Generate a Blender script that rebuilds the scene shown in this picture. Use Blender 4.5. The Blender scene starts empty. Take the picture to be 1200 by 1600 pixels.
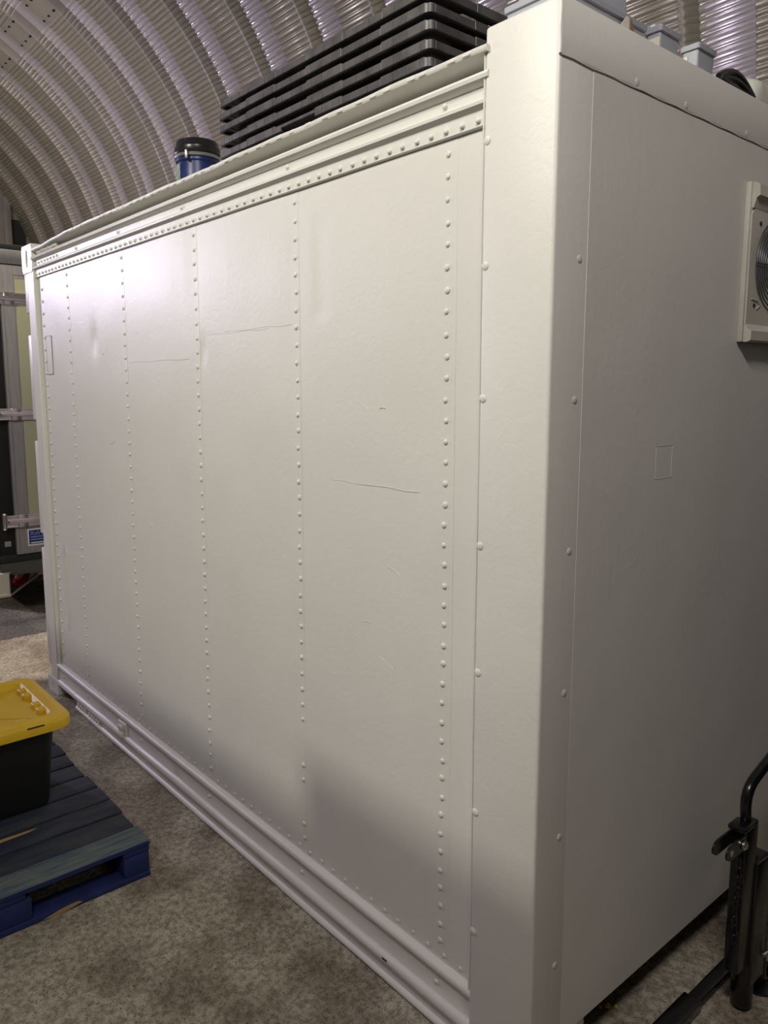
import bpy, bmesh, math, random
from mathutils import Vector, Matrix
random.seed(7)
S = bpy.context.scene
COL = S.collection
PI = math.pi
R_ = math.radians

# ------------------------------------------------------------------ camera
def make_camera():
    cd = bpy.data.cameras.new('camera'); co = bpy.data.objects.new('camera', cd); COL.objects.link(co)
    yaw, pitch, roll = 0.86070, -0.14180, 0.0003
    f = Vector((-math.sin(yaw)*math.cos(pitch), math.cos(yaw)*math.cos(pitch), math.sin(pitch)))
    r = f.cross(Vector((0, 0, 1))).normalized(); u = r.cross(f)
    co.matrix_world = Matrix(((r.x, u.x, -f.x, 1.08112), (r.y, u.y, -f.y, -1.43521), (r.z, u.z, -f.z, 1.78398), (0, 0, 0, 1)))
    cd.sensor_fit = 'VERTICAL'; cd.sensor_height = 36.0; cd.lens = 1206.91/1600*36.0
    cd.shift_x = 4.6/1600; cd.shift_y = -20.96/1600
    cd.clip_start = 0.02; cd.clip_end = 200
    S.camera = co
make_camera()

# ------------------------------------------------------------------ world, exposure
w = bpy.data.worlds.new('world'); S.world = w; w.use_nodes = True
w.node_tree.nodes['Background'].inputs[0].default_value = (0.5, 0.55, 0.6, 1)
w.node_tree.nodes['Background'].inputs[1].default_value = 0.02
S.view_settings.view_transform = 'Standard'; S.view_settings.look = 'None'
S.view_settings.gamma = 1; S.view_settings.use_curve_mapping = False
S.view_settings.exposure = 0.0

# ------------------------------------------------------------------ lights (each sits in a housing built further down; fill and far are added)
def area(name, loc, target, power, col, sx, sy):
    l = bpy.data.lights.new(name, 'AREA'); l.shape = 'RECTANGLE'; l.size = sx; l.size_y = sy
    l.energy = power; l.color = col
    o = bpy.data.objects.new(name, l); COL.objects.link(o); o.location = loc
    o.rotation_euler = (Vector(target)-Vector(loc)).to_track_quat('-Z', 'Y').to_euler()
    return o
MAIN_P = (-1.40, -2.85, 4.40); MAIN_T = (-0.9, 0.0, 1.3)
COOL_P = (-10.2, -2.75, 3.55); COOL_T = (-4.5, 1.2, 2.6)
FILL_P = (1.3, -1.9, 4.3); FILL_T = (0.0, 0.1, 2.2)
FAR_P = (-9.5, -2.3, 3.9); FAR_T = (-12.5, 2.5, 5.2)
SPOT_P = (-4.85, 0.15, 6.3)
area('main_light', MAIN_P, MAIN_T, 94, (1.0, 0.975, 0.845), 0.11, 0.08)
area('cool_light', COOL_P, COOL_T, 195, (0.83, 0.75, 1.0), 0.40, 0.30)
area('fill_light', FILL_P, FILL_T, 70, (1.0, 0.93, 0.90), 0.9, 0.2)  # added fill for the end wall, no known lamp there
area('far_light', FAR_P, FAR_T, 105, (1.0, 0.9, 0.8), 1.2, 0.25)  # added to brighten the far vault
sl = bpy.data.lights.new('down_light', 'SPOT'); sl.energy = 1150; sl.color = (1.0, 0.86, 0.68); sl.spot_size = R_(17); sl.spot_blend = 0.12; sl.shadow_soft_size = 0.04
so = bpy.data.objects.new('down_light', sl); COL.objects.link(so); so.location = SPOT_P

# ------------------------------------------------------------------ materials
def mat(name, col, rough=0.5, metal=0.0, noise=0.0, nscale=6.0, bump=0.0, bscale=40.0, dist=0.01, col2=None, coat=0.0, stretch=None, emit=None, detail=4, contrast=(0.35, 0.65), rvar=0.0):
    m = bpy.data.materials.new(name); m.use_nodes = True
    nt = m.node_tree; b = nt.nodes['Principled BSDF']
    b.inputs['Base Color'].default_value = (*col, 1); b.inputs['Roughness'].default_value = rough
    b.inputs['Metallic'].default_value = metal; b.inputs['Coat Weight'].default_value = coat
    tc = nt.nodes.new('ShaderNodeTexCoord'); mp = nt.nodes.new('ShaderNodeMapping')
    nt.links.new(tc.outputs['Object'], mp.inputs['Vector'])
    if stretch: mp.inputs['Scale'].default_value = stretch
    if col2:
        n = nt.nodes.new('ShaderNodeTexNoise'); n.inputs['Scale'].default_value = nscale; n.inputs['Detail'].default_value = detail
        nt.links.new(mp.outputs[0], n.inputs['Vector'])
        cr = nt.nodes.new('ShaderNodeValToRGB')
        cr.color_ramp.elements[0].position = contrast[0]; cr.color_ramp.elements[1].position = contrast[1]
        cr.color_ramp.elements[0].color = (*col, 1); cr.color_ramp.elements[1].color = (*col2, 1)
        nt.links.new(n.outputs['Fac'], cr.inputs['Fac']); nt.links.new(cr.outputs['Color'], b.inputs['Base Color'])
    if rvar:
        n3 = nt.nodes.new('ShaderNodeTexNoise'); n3.inputs['Scale'].default_value = 5
        nt.links.new(mp.outputs[0], n3.inputs['Vector'])
        mr = nt.nodes.new('ShaderNodeMapRange'); mr.inputs['To Min'].default_value = rough-rvar; mr.inputs['To Max'].default_value = rough+rvar
        nt.links.new(n3.outputs['Fac'], mr.inputs['Value']); nt.links.new(mr.outputs[0], b.inputs['Roughness'])
    if bump:
        n2 = nt.nodes.new('ShaderNodeTexNoise'); n2.inputs['Scale'].default_value = bscale; n2.inputs['Detail'].default_value = 5
        nt.links.new(mp.outputs[0], n2.inputs['Vector'])
        bp = nt.nodes.new('ShaderNodeBump'); bp.inputs['Strength'].default_value = bump; bp.inputs['Distance'].default_value = dist
        nt.links.new(n2.outputs['Fac'], bp.inputs['Height']); nt.links.new(bp.outputs[0], b.inputs['Normal'])
    if emit:
        b.inputs['Emission Color'].default_value = (*emit[:3], 1); b.inputs['Emission Strength'].default_value = emit[3]
    return m

def container_paint():
    m = bpy.data.materials.new('container_paint'); m.use_nodes = True
    nt = m.node_tree; b = nt.nodes['Principled BSDF']; L = nt.links.new
    b.inputs['Roughness'].default_value = 0.42; b.inputs['Specular IOR Level'].default_value = 0.42
    tc = nt.nodes.new('ShaderNodeTexCoord')
    n = nt.nodes.new('ShaderNodeTexNoise'); n.inputs['Scale'].default_value = 3.0; n.inputs['Detail'].default_value = 3
    cr = nt.nodes.new('ShaderNodeValToRGB'); cr.color_ramp.elements[0].color = (0.66, 0.65, 0.60, 1); cr.color_ramp.elements[1].color = (0.71, 0.70, 0.65, 1)
    L(tc.outputs['Object'], n.inputs['Vector']); L(n.outputs['Fac'], cr.inputs['Fac']); L(cr.outputs[0], b.inputs['Base Color'])
    a = nt.nodes.new('ShaderNodeTexNoise'); a.inputs['Scale'].default_value = 420; a.inputs['Detail'].default_value = 2   # roller stipple
    mp = nt.nodes.new('ShaderNodeMapping'); mp.inputs['Scale'].default_value = (30, 30, 2.2)                                     # brush runs
    s = nt.nodes.new('ShaderNodeTexNoise'); s.inputs['Scale'].default_value = 1.0; s.inputs['Detail'].default_value = 4
    v = nt.nodes.new('ShaderNodeTexNoise'); v.inputs['Scale'].default_value = 26; v.inputs['Detail'].default_value = 6; v.inputs['Distortion'].default_value = 1.2
    L(tc.outputs['Object'], a.inputs['Vector']); L(tc.outputs['Object'], mp.inputs['Vector']); L(mp.outputs[0], s.inputs['Vector']); L(tc.outputs['Object'], v.inputs['Vector'])
    wv = nt.nodes.new('ShaderNodeTexNoise'); wv.inputs['Scale'].default_value = 2.2; wv.inputs['Detail'].default_value = 1
    L(tc.outputs['Object'], wv.inputs['Vector'])
    prev = None
    for node, st, di in ((wv, 0.35, 0.02), (a, 0.10, 0.0012), (s, 0.16, 0.003), (v, 0.17, 0.004)):
        bp = nt.nodes.new('ShaderNodeBump'); bp.inputs['Strength'].default_value = st; bp.inputs['Distance'].default_value = di
        L(node.outputs['Fac'], bp.inputs['Height'])
        if prev: L(prev.outputs[0], bp.inputs['Normal'])
        prev = bp
    L(prev.outputs[0], b.inputs['Normal'])
    return m

def floor_mat():
    m = bpy.data.materials.new('concrete'); m.use_nodes = True
    nt = m.node_tree; b = nt.nodes['Principled BSDF']; L = nt.links.new
    tc = nt.nodes.new('ShaderNodeTexCoord')
    def noise(sc, det, lo, hi, c0, c1):
        n = nt.nodes.new('ShaderNodeTexNoise'); n.inputs['Scale'].default_value = sc; n.inputs['Detail'].default_value = det
        L(tc.outputs['Object'], n.inputs['Vector'])
        r = nt.nodes.new('ShaderNodeValToRGB'); r.color_ramp.elements[0].position = lo; r.color_ramp.elements[1].position = hi
        r.color_ramp.elements[0].color = (*c0, 1); r.color_ramp.elements[1].color = (*c1, 1)
        L(n.outputs['Fac'], r.inputs['Fac']); return n, r
    n1, r1 = noise(2.0, 6, 0.35, 0.68, (0.31, 0.285, 0.225), (0.45, 0.42, 0.34))
    n2, r2 = noise(55, 8, 0.36, 0.62, (0.50, 0.46, 0.41), (1.15, 1.13, 1.1))
    n3, r3 = noise(150, 4, 0.33, 0.44, (0.25, 0.23, 0.21), (1.05, 1.05, 1.05))
    n4, r4 = noise(2.6, 5, 0.42, 0.52, (0.55, 0.5, 0.46), (1.0, 1.0, 1.0))
    prev = r1.outputs[0]
    for r in (r2, r3, r4):
        mx = nt.nodes.new('ShaderNodeMixRGB'); mx.blend_type = 'MULTIPLY'; mx.inputs[0].default_value = 0.8
        L(prev, mx.inputs[1]); L(r.outputs[0], mx.inputs[2]); prev = mx.outputs[0]
    L(prev, b.inputs['Base Color'])
    b.inputs['Roughness'].default_value = 0.75
    bp = nt.nodes.new('ShaderNodeBump'); bp.inputs['Strength'].default_value = 0.6; bp.inputs['Distance'].default_value = 0.006
    L(n2.outputs['Fac'], bp.inputs['Height'])
    bp2 = nt.nodes.new('ShaderNodeBump'); bp2.inputs['Strength'].default_value = 0.4; bp2.inputs['Distance'].default_value = 0.003
    L(n3.outputs['Fac'], bp2.inputs['Height']); L(bp.outputs[0], bp2.inputs['Normal']); L(bp2.outputs[0], b.inputs['Normal'])
    return m

M = {
 'paint': container_paint(), 'floor': floor_mat(),
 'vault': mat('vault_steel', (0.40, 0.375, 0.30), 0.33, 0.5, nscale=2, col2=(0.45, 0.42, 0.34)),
 'vault_recess': mat('vault_recess_steel', (0.74, 0.70, 0.72), 0.28, 0.7, nscale=2, col2=(0.76, 0.72, 0.73)),  # paler tone on the recessed strips
 'vault_web': mat('vault_web_shade', (0.29, 0.265, 0.225), 0.5, 0.3, nscale=3, col2=(0.33, 0.30, 0.255)),  # shade on the webs put into a darker colour
 'gable': mat('gable_sheet', (0.34, 0.32, 0.30), 0.6, 0.2, nscale=2, col2=(0.40, 0.38, 0.35)),
 'gable_dark': mat('gable_dark', (0.03, 0.03, 0.03), 0.7),
 'black_plastic': mat('black_plastic', (0.045, 0.042, 0.042), 0.42, nscale=14, col2=(0.09, 0.085, 0.085), bump=0.3, bscale=60, dist=0.002),
 'drum_blue': mat('drum_blue', (0.012, 0.022, 0.11), 0.35, nscale=8, col2=(0.02, 0.035, 0.15)),
 'drum_lid': mat('drum_lid', (0.012, 0.013, 0.013), 0.3),
 'ring': mat('ring_steel', (0.45, 0.47, 0.45), 0.35, 0.8),
 'label': mat('label_paper', (0.55, 0.60, 0.42), 0.6),
 'label_green': mat('label_green', (0.10, 0.20, 0.10), 0.6, nscale=60, col2=(0.3, 0.4, 0.3)),
 'grey_pvc': mat('grey_pvc', (0.36, 0.38, 0.42), 0.45, bump=0.1, bscale=80, dist=0.001),
 'white_card': mat('white_card', (0.72, 0.68, 0.58), 0.7),
 'brown_card': mat('brown_card', (0.22, 0.16, 0.10), 0.8),
 'rubber': mat('rubber', (0.008, 0.008, 0.008), 0.35),
 'bag': mat('bag_plastic', (0.62, 0.62, 0.56), 0.45, nscale=9, col2=(0.50, 0.54, 0.44), bump=0.5, bscale=18, dist=0.01),
 'bag_blue': mat('bag_blue', (0.01, 0.012, 0.12), 0.4),
 'ac': mat('ac_casing', (0.50, 0.48, 0.41), 0.42, nscale=7, col2=(0.56, 0.54, 0.47)),
 'ac_dark': mat('ac_dark', (0.02, 0.02, 0.022), 0.5),
 'ac_wire': mat('ac_wire', (0.10, 0.11, 0.12), 0.35, 0.3),
 'pallet_blue': mat('pallet_blue', (0.014, 0.020, 0.042), 0.7, nscale=7, col2=(0.038, 0.044, 0.045), bump=0.5, bscale=30, dist=0.003, stretch=(6, 1, 6), contrast=(0.40, 0.72)),
 'pallet_worn': mat('pallet_worn', (0.05, 0.085, 0.12), 0.75, nscale=9, col2=(0.13, 0.15, 0.13), bump=0.5, bscale=30, dist=0.003, stretch=(6, 1, 6)),
 'pallet_side': mat('pallet_side', (0.008, 0.016, 0.085), 0.7, nscale=10, col2=(0.012, 0.024, 0.12), bump=0.4, bscale=30, dist=0.003),
 'bare_wood': mat('bare_wood', (0.40, 0.27, 0.10), 0.8, nscale=30, col2=(0.28, 0.2, 0.08)),
 'tote_black': mat('tote_black', (0.010, 0.010, 0.010), 0.5),
 'tote_yellow': mat('tote_yellow', (0.60, 0.38, 0.008), 0.45, nscale=5, col2=(0.68, 0.44, 0.012), bump=0.15, bscale=90, dist=0.001),
 'frame_black': mat('frame_black', (0.006, 0.0055, 0.0065), 0.25, coat=0.15),
 'zinc': mat('zinc', (0.55, 0.55, 0.52), 0.3, 0.9),
 'truck_frame': mat('truck_frame', (0.22, 0.21, 0.215), 0.5, 0.1, stretch=(1, 1, 0.1), nscale=60, col2=(0.26, 0.25, 0.25)),
 'truck_panel': mat('truck_panel', (0.36, 0.36, 0.23), 0.4),
 'truck_dark': mat('truck_dark', (0.004, 0.004, 0.004), 0.7),
 'truck_sill': mat('truck_sill', (0.05, 0.052, 0.045), 0.6),
 'truck_white': mat('truck_white', (0.42, 0.40, 0.34), 0.4),
 'chrome': mat('chrome', (0.55, 0.50, 0.47), 0.22, 0.9),
 'red_lens': mat('red_lens', (0.16, 0.003, 0.012), 0.15, coat=0.6),
 'pink_lens': mat('pink_lens', (0.30, 0.12, 0.13), 0.2, coat=0.5),
 'sticker_blue': mat('sticker_blue', (0.01, 0.02, 0.15), 0.4),
 'sticker_white': mat('sticker_white', (0.6, 0.6, 0.58), 0.5),
 'sticker_ink': mat('sticker_ink', (0.20, 0.26, 0.42), 0.5),
 'ink': mat('ink', (0.01, 0.01, 0.02), 0.5),
 'crumb': mat('yellow_foam', (0.50, 0.38, 0.02), 0.8),
 'blocker_grey': mat('blocker_paint', (0.30, 0.29, 0.27), 0.5, nscale=3, col2=(0.34, 0.33, 0.30)),
 'lamp_body': mat('lamp_body', (0.1, 0.1, 0.1), 0.5),
 'lens_warm': mat('lens_warm', (0.8, 0.8, 0.8), 0.4, emit=(1, 0.93, 0.84, 3)),
 'chip': mat('chip', (0.03, 0.028, 0.025), 0.6),
 'blocker_black': mat('blocker_black', (0.02, 0.02, 0.021), 0.6),
 'blocker_card': mat('blocker_card', (0.30, 0.20, 0.11), 0.8, nscale=20, col2=(0.34, 0.23, 0.13)),
}

# ------------------------------------------------------------------ mesh builder
class MB:
    def __init__(s): s.bm = bmesh.new()
    def box(s, x0, x1, y0, y1, z0, z1, bev=0.0, seg=2, rot=None):
        t = bmesh.new(); bmesh.ops.create_cube(t, size=1.0)
        for v in t.verts: v.co = Vector(((v.co.x)*(x1-x0), (v.co.y)*(y1-y0), (v.co.z)*(z1-z0)))
        if bev: bmesh.ops.bevel(t, geom=t.edges[:], offset=bev, segments=seg, affect='EDGES', profile=0.5)
        c = Vector(((x0+x1)/2, (y0+y1)/2, (z0+z1)/2))
        for v in t.verts:
            if rot is not None: v.co = rot @ v.co
            v.co += c
        s.add(t); return s
    def add(s, t):
        me = bpy.data.meshes.new('t'); t.to_mesh(me); t.free(); s.bm.from_mesh(me); bpy.data.meshes.remove(me)
    def loft(s, loops, cap0=True, cap1=True, closed=True):
        rows = [[s.bm.verts.new(p) for p in lp] for lp in loops]
        n = len(rows[0])
        for a, b in zip(rows, rows[1:]):
            for i in range(n if closed else n-1):
                j = (i+1) % n
                s.bm.faces.new((a[i], a[j], b[j], b[i]))
        if cap0: s.bm.faces.new(rows[0][::-1])
        if cap1: s.bm.faces.new(rows[-1])
        return s
    def prism(s, poly, axis, a0, a1):
        def P(p, a):
            return (a, p[0], p[1]) if axis == 'x' else ((p[0], a, p[1]) if axis == 'y' else (p[0], p[1], a))
        return s.loft([[P(p, a0) for p in poly], [P(p, a1) for p in poly]])
    def tube(s, pts, r, seg=12, rs=None, cap=True):
        pts = [Vector(p) for p in pts]; loops = []
        up = None
        for i, p in enumerate(pts):
            d = (pts[min(i+1, len(pts)-1)]-pts[max(i-1, 0)]).normalized()
            if up is None:
                up = Vector((0, 0, 1)) if abs(d.z) < 0.9 else Vector((1, 0, 0))
            up = (up - d*up.dot(d)).normalized(); q = d.cross(up)
            rr = rs[i] if rs else r
            loops.append([p+up*rr*math.cos(2*PI*k/seg)+q*rr*math.sin(2*PI*k/seg) for k in range(seg)])
        return s.loft(loops, cap, cap)
    def lathe(s, prof, c, seg=32, axis='z'):
        loops = []
        for r, h in prof:
            lp = []
            for k in range(seg):
                a = 2*PI*k/seg
                if axis == 'z': lp.append((c[0]+r*math.cos(a), c[1]+r*math.sin(a), c[2]+h))
                elif axis == 'x': lp.append((c[0]+h, c[1]+r*math.cos(a), c[2]+r*math.sin(a)))
                else: lp.append((c[0]+r*math.sin(a), c[1]+h, c[2]+r*math.cos(a)))
            loops.append(lp)
        return s.loft(loops)
    def rivet(s, p, r=0.009, h=0.004, axis='y'):      # axis y: dome facing -y ; axis x: dome facing +x
        prof = [(r, -0.0015), (r*0.96, h*0.35), (r*0.72, h*0.8), (r*0.3, h)]
        if axis == 'y': prof = [(a, -b) for a, b in prof]
        return s.lathe(prof, p, 10, axis)
    def build(s, name, m, parent=None, smooth=35, loc=None):
        bmesh.ops.recalc_face_normals(s.bm, faces=s.bm.faces)
        me = bpy.data.meshes.new(name); s.bm.to_mesh(me); s.bm.free()
        me.materials.append(M[m] if isinstance(m, str) else m)
        if smooth: me.shade_smooth(); me.set_sharp_from_angle(angle=R_(smooth))
        o = bpy.data.objects.new(name, me); COL.objects.link(o)
        if parent: o.parent = parent; o.matrix_parent_inverse = Matrix.Translation(-Vector(parent.location)) if parent.type == 'EMPTY' and parent.rotation_euler.z == 0 else o.matrix_parent_inverse
        return o
def rr(cx, cy, hx, hy, r, z, n=6):
    out = []
    for qx, qy, a0 in ((1, 1, 0), (-1, 1, 90), (-1, -1, 180), (1, -1, 270)):
        for k in range(n+1):
            a = R_(a0+90*k/n)
            out.append((cx+qx*(hx-r)+r*math.cos(a), cy+qy*(hy-r)+r*math.sin(a), z))
    return out
def rect_fillet(pts, r=0.0): return pts
def thing(name, label, cat, loc=(0, 0, 0), group=None):
    o = bpy.data.objects.new(name, None); COL.objects.link(o); o.location = loc; o.empty_display_size = 0.1
    return tag(o, label, cat, group)
def tag(o, label, cat, group=None, kind=None):
    if label: o['label'] = label
    if cat: o['category'] = cat
    if group: o['group'] = group
    if kind: o['kind'] = kind
    return o
def struct(o): o['kind'] = 'structure'; return o
def copy_tree(o, parent=None):
    c = o.copy(); COL.objects.link(c)
    if parent: c.parent = parent
    for ch in [k for k in bpy.data.objects if k.parent == o]: copy_tree(ch, c)
    return c
def text_mesh(name, body, size, m, mw, parent):
    cu = bpy.data.curves.new(name, 'FONT'); cu.body = body; cu.size = size; cu.extrude = 0.0006
    t = bpy.data.objects.new(name+'_t', cu); COL.objects.link(t)
    dg = bpy.context.evaluated_depsgraph_get(); dg.update()
    me = bpy.data.meshes.new_from_object(t.evaluated_get(dg)); bpy.data.objects.remove(t)
    me.materials.clear(); me.materials.append(M[m]); me.transform(mw)
    o = bpy.data.objects.new(name, me); COL.objects.link(o)
    if parent: o.parent = parent; o.matrix_parent_inverse = Matrix.Translation(-Vector(parent.location))
    return o

FZ = -0.065
# ================================================================== SETTING
# ---- floor
struct(MB().box(-15.2, 5.3, -3.45, 3.8, FZ-0.1, FZ).build('floor', 'floor', smooth=0))

# ---- corrugated steel vault
YC, ZC, RAD, X0, PW = 0.1752, 3.3500, 3.45, -9.6451, 0.9
def vault():
    D = 0.085
    prof = [(0.0, -D*0.80, 1), (0.295, -D*0.42, 1), (0.303, -D*0.3, 1), (0.315, -0.004, 1), (0.325, 0.0, 1), (0.60, 0.0, 1), (0.765, 0.0, 1), (0.785, 0.004, 0), (0.815, 0.004, 0), (0.82, 0.0, 0.15), (0.83, -0.003, 0.3), (0.875, -D+0.003, 0.5), (0.885, -D*0.95, 1)]
    cr = [(0.0, -0.017), (0.007, -0.006), (0.014, 0.0), (0.040, 0.0), (0.047, -0.006), (0.054, -0.017), (0.059, -0.017), (0.065, -0.004), (0.071, 0.001), (0.083, 0.001), (0.089, -0.004), (0.095, -0.017)]   # one pitch of crimps
    pitch = 0.1
    rows = []   # (kind, angle or z, crimp)
    half = RAD*PI/2
    nst = int(RAD*PI/pitch)
    for k in range(nst):
        for d, c in cr:
            a = (k*pitch+d)/RAD
            deg = math.degrees(a)
            cc = c
            if 55.6 < deg < 61.3: cc = -0.004 if c == 0 else -0.004
            if deg > 100 and d not in (0.0, 0.014, 0.054): continue
            rows.append((a, cc))
    rows.append((PI, 0))
    xs = []
    for n in range(-6, 16):
        for u, h, e in prof: xs.append((X0+(n+u)*PW, h, e))
    xs.append((X0+16*PW, -D*0.8, 1))
    verts = []; faces = []
    def row(fn):
        verts.extend(fn(x, h, e) for x, h, e in xs)
    nrow = 0
    for z in (FZ, 1.2): row(lambda x, h, e: (x, YC+RAD-h, z)); nrow += 1
    for a, c in rows:
        row(lambda x, h, e: (x, YC+(RAD-h-c*e)*math.cos(a), ZC+(RAD-h-c*e)*math.sin(a))); nrow += 1
    for z in (1.2, FZ): row(lambda x, h, e: (x, YC-RAD+h, z)); nrow += 1
    W = len(xs)
    for r in range(nrow-1):
        for i in range(W-1):
            a = r*W+i; faces.append((a, a+W, a+W+1, a+1))
    me = bpy.data.meshes.new('ceiling'); me.from_pydata(verts, [], faces)
    me.materials.append(M['vault']); me.materials.append(M['vault_recess']); me.materials.append(M['vault_web'])
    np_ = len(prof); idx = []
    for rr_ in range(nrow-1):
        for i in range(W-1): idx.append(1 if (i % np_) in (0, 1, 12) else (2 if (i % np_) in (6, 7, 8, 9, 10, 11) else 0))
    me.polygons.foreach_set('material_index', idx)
    me.shade_smooth(); me.set_sharp_from_angle(angle=R_(50))
    o = bpy.data.objects.new('ceiling', me); COL.objects.link(o); struct(o)
    # fixing screws along both edges of the plain ridge sheets
    sc = MB()
    for n in range(-6, 14):
        for u in (0.36, 0.55, 0.74, 0.785):
            for deg in (56.6, 60.4):
                a = R_(deg); rr_ = RAD-0.002
                sc.lathe([(0.016, -0.006), (0.014, 0.006)], (X0+(n+u)*PW, YC+rr_*math.cos(a), ZC+rr_*math.sin(a)), 8)
    s = sc.build('screw', 'ac_dark', o)
vault()

# ---- gable ends
def gable(x0, x1, name):
    g = MB()
    pts = [(YC-RAD+0.02, FZ), (YC+RAD-0.02, FZ)] + [(YC+(RAD+0.09)*math.cos(R_(a)), ZC+(RAD+0.09)*math.sin(R_(a))) for a in range(0, 181, 6)]
    g.prism(pts, 'x', x0, x1)
    return struct(g.build(name, 'gable', smooth=0))
gable(-15.25, -15.06, 'wall_far')
gable(5.02, 5.2, 'wall_near')
struct(MB().box(-15.04, -14.90, 0.5, 3.60, 4.13, 4.33, 0.01).build('trim_1', 'gable_dark'))
struct(MB().box(-15.05, -14.98, 3.05, 3.17, 4.33, 5.35, 0.01).build('trim_2', 'gable'))
struct(MB().box(-15.05, -15.03, 3.18, 3.42, 4.34, 4.95).build('window_1', 'gable_dark', smooth=0))

# ================================================================== THE SHIPPING CONTAINER
def container():
    C = thing('shipping_container', 'large white riveted insulated shipping container standing on the concrete floor', 'shipping container', (0, 0, FZ))
    LX = -3.76; WY = 2.35; PY = 0.02
    cols = [-0.350, -1.030, -1.712, -2.404, -3.115]
    # --- side panel: a dented skin as a fine grid
    def dent(x, z):
        d = 0.0
        # upright crease near the far post
        cx = -3.40-0.03*max(0, (0.85-z))/0.4
        if 0.40 < z < 0.88:
            t = (z-0.40)/0.48; d += 0.014*math.sin(min(1, t*1.3)*PI*0.5)*math.exp(-((x-cx)/0.020)**2) * (1 if z < 0.83 else (0.88-z)/0.05)
            d -= 0.007*math.exp(-((x-cx-0.045)/0.02)**2)
        d += 0.006*math.exp(-((x+2.78)/0.04)**2-((z-2.02)/0.07)**2)
        d += 0.004*math.exp(-((x+1.66)/0.025)**2-((z-1.93)/0.05)**2)
        # shallow step between the near columns
        if 2.0 < z < 2.3: d += 0.0022/(1+math.exp(-(x+0.935)/0.004))*math.exp(-((x+0.90)/0.05)**2)
        d += 0.0018*math.exp(-((z-2.0)/0.006)**2)*(1 if -0.97 < x < -0.85 else 0)
        for c in cols:                       # buckling of the sheet between its fixings
            d += 0.0007*math.exp(-((x-c)/0.05)**2)
        d -= 0.0012*(0.5+0.5*math.sin(x*2*PI/0.68+0.4))*math.sin(z*3.1)
        return d
    g = MB(); bm = g.bm
    x0, x1, z0, z1 = -3.60, -0.18, 0.05, 2.42
    nx, nz = 300, 110
    vs = [[bm.verts.new((x0+(x1-x0)*i/nx, PY+dent(x0+(x1-x0)*i/nx, z0+(z1-z0)*k/nz), z0+(z1-z0)*k/nz)) for i in range(nx+1)] for k in range(nz+1)]
    for k in range(nz):
        for i in range(nx): bm.faces.new((vs[k][i], vs[k][i+1], vs[k+1][i+1], vs[k+1][i]))
    # thin lap strips behind each rivet column, and rivets
    for ci, c in enumerate(cols):
        hw = 0.052 if ci == 0 else (0.030 if ci != 2 else 0.022)
        off = 0.0 if ci != 2 else 0.01
        g.box(c-hw+off, c+hw*0.6+off, PY-0.0003, PY+0.01, 0.13, 2.41, 0.0003, 1)
        z = 2.366; k = 0
        step = 0.0555
        while z > 0.16:
            skip = (ci == 1 and z < 0.62 and random.random() < 0.35)
            if not skip: g.rivet((c+random.uniform(-.003, .003), PY-0.0018, z+random.uniform(-.003, .003)), 0.0076+random.uniform(-.001, .001), 0.0032)
            z -= step; k += 1
    z = 2.33
    while z > 0.16: g.rivet((-3.512, PY-0.001, z), 0.009, 0.0055); z -= 0.066
    x = -3.50
    while x < -0.24: g.rivet((x+random.uniform(-.003, .003), PY-0.001, 0.163+random.uniform(-.002, .002)), 0.0068, 0.0032); x += 0.066
    for _ in range(26):                      # scratches, drips and nibs left in the paint
        xx = random.uniform(-3.3, -0.5); zz = random.uniform(0.8, 2.3); ln = random.uniform(0.01, 0.07); an = random.uniform(-0.5, 0.3)
        g.tube([(xx, PY-0.0002, zz), (xx+ln*0.5, PY-0.0004, zz+ln*0.5*math.sin(an)+0.003), (xx+ln, PY-0.0002, zz+ln*math.sin(an))], 0.0006, 5)
    for (a, b, zz) in ((-2.36, -1.78, 1.90), (-1.62, -1.2, 1.985), (-1.5, -1.06, 1.99), (-0.85, -0.45, 1.50)):
        g.tube([(a+(b-a)*k/6, PY-0.0003, zz+0.0025*math.sin(k*2.1)) for k in range(7)], 0.0005, 5)
    g.build('side_panel', 'paint', C, 30)
    # --- painted-over label plate near the far post
    p = MB()
    for a in ((-3.492, -3.402, 1.862, 2.072),):
        p.box(a[0], a[1], PY-0.0030, PY+0.002, a[2], a[3], 0.001, 1)
    pb = p.build('label_plate', 'paint', C)
    e = MB()
    def rc(d, yy, jag):
        q = []
        pts_ = [(-3.492-d, 1.862-d), (-3.402+d, 1.862-d), (-3.402+d, 2.072+d), (-3.492-d, 2.072+d)]
        for a_, b_ in zip(pts_, pts_[1:]+pts_[:1]):
            for t_ in range(8): q.append((a_[0]+(b_[0]-a_[0])*t_/8+jag*random.uniform(-1, 1), yy, a_[1]+(b_[1]-a_[1])*t_/8+jag*random.uniform(-1, 1)))
        return q
    e.loft([rc(0.0012, PY-0.0015, 0.0008), rc(0.001, PY-0.0035, 0.0008), rc(-0.0008, PY-0.0037, 0.0012)], False, False)
    e.build('plate_edge', 'brown_card', pb, 0)
    # --- top rail (rolled section)
    t = MB()
    prof = [(0.03, 2.398), (0.001, 2.398), (-0.002, 2.401), (-0.002, 2.437), (-0.007, 2.440), (-0.015, 2.446), (-0.016, 2.453), (-0.010, 2.459), (-0.002, 2.463),
            (-0.002, 2.488), (-0.010, 2.490), (-0.022, 2.498), (-0.024, 2.506), (-0.020, 2.513), (-0.008, 2.517), (0.022, 2.519), (0.024, 2.546),
            (0.020, 2.550), (-0.012, 2.552), (-0.015, 2.556), (-0.015, 2.564), (-0.012, 2.567), (0.10, 2.572), (0.10, 2.398)]
    prof = [(yy+0.012, zz) for yy, zz in prof]
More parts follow.
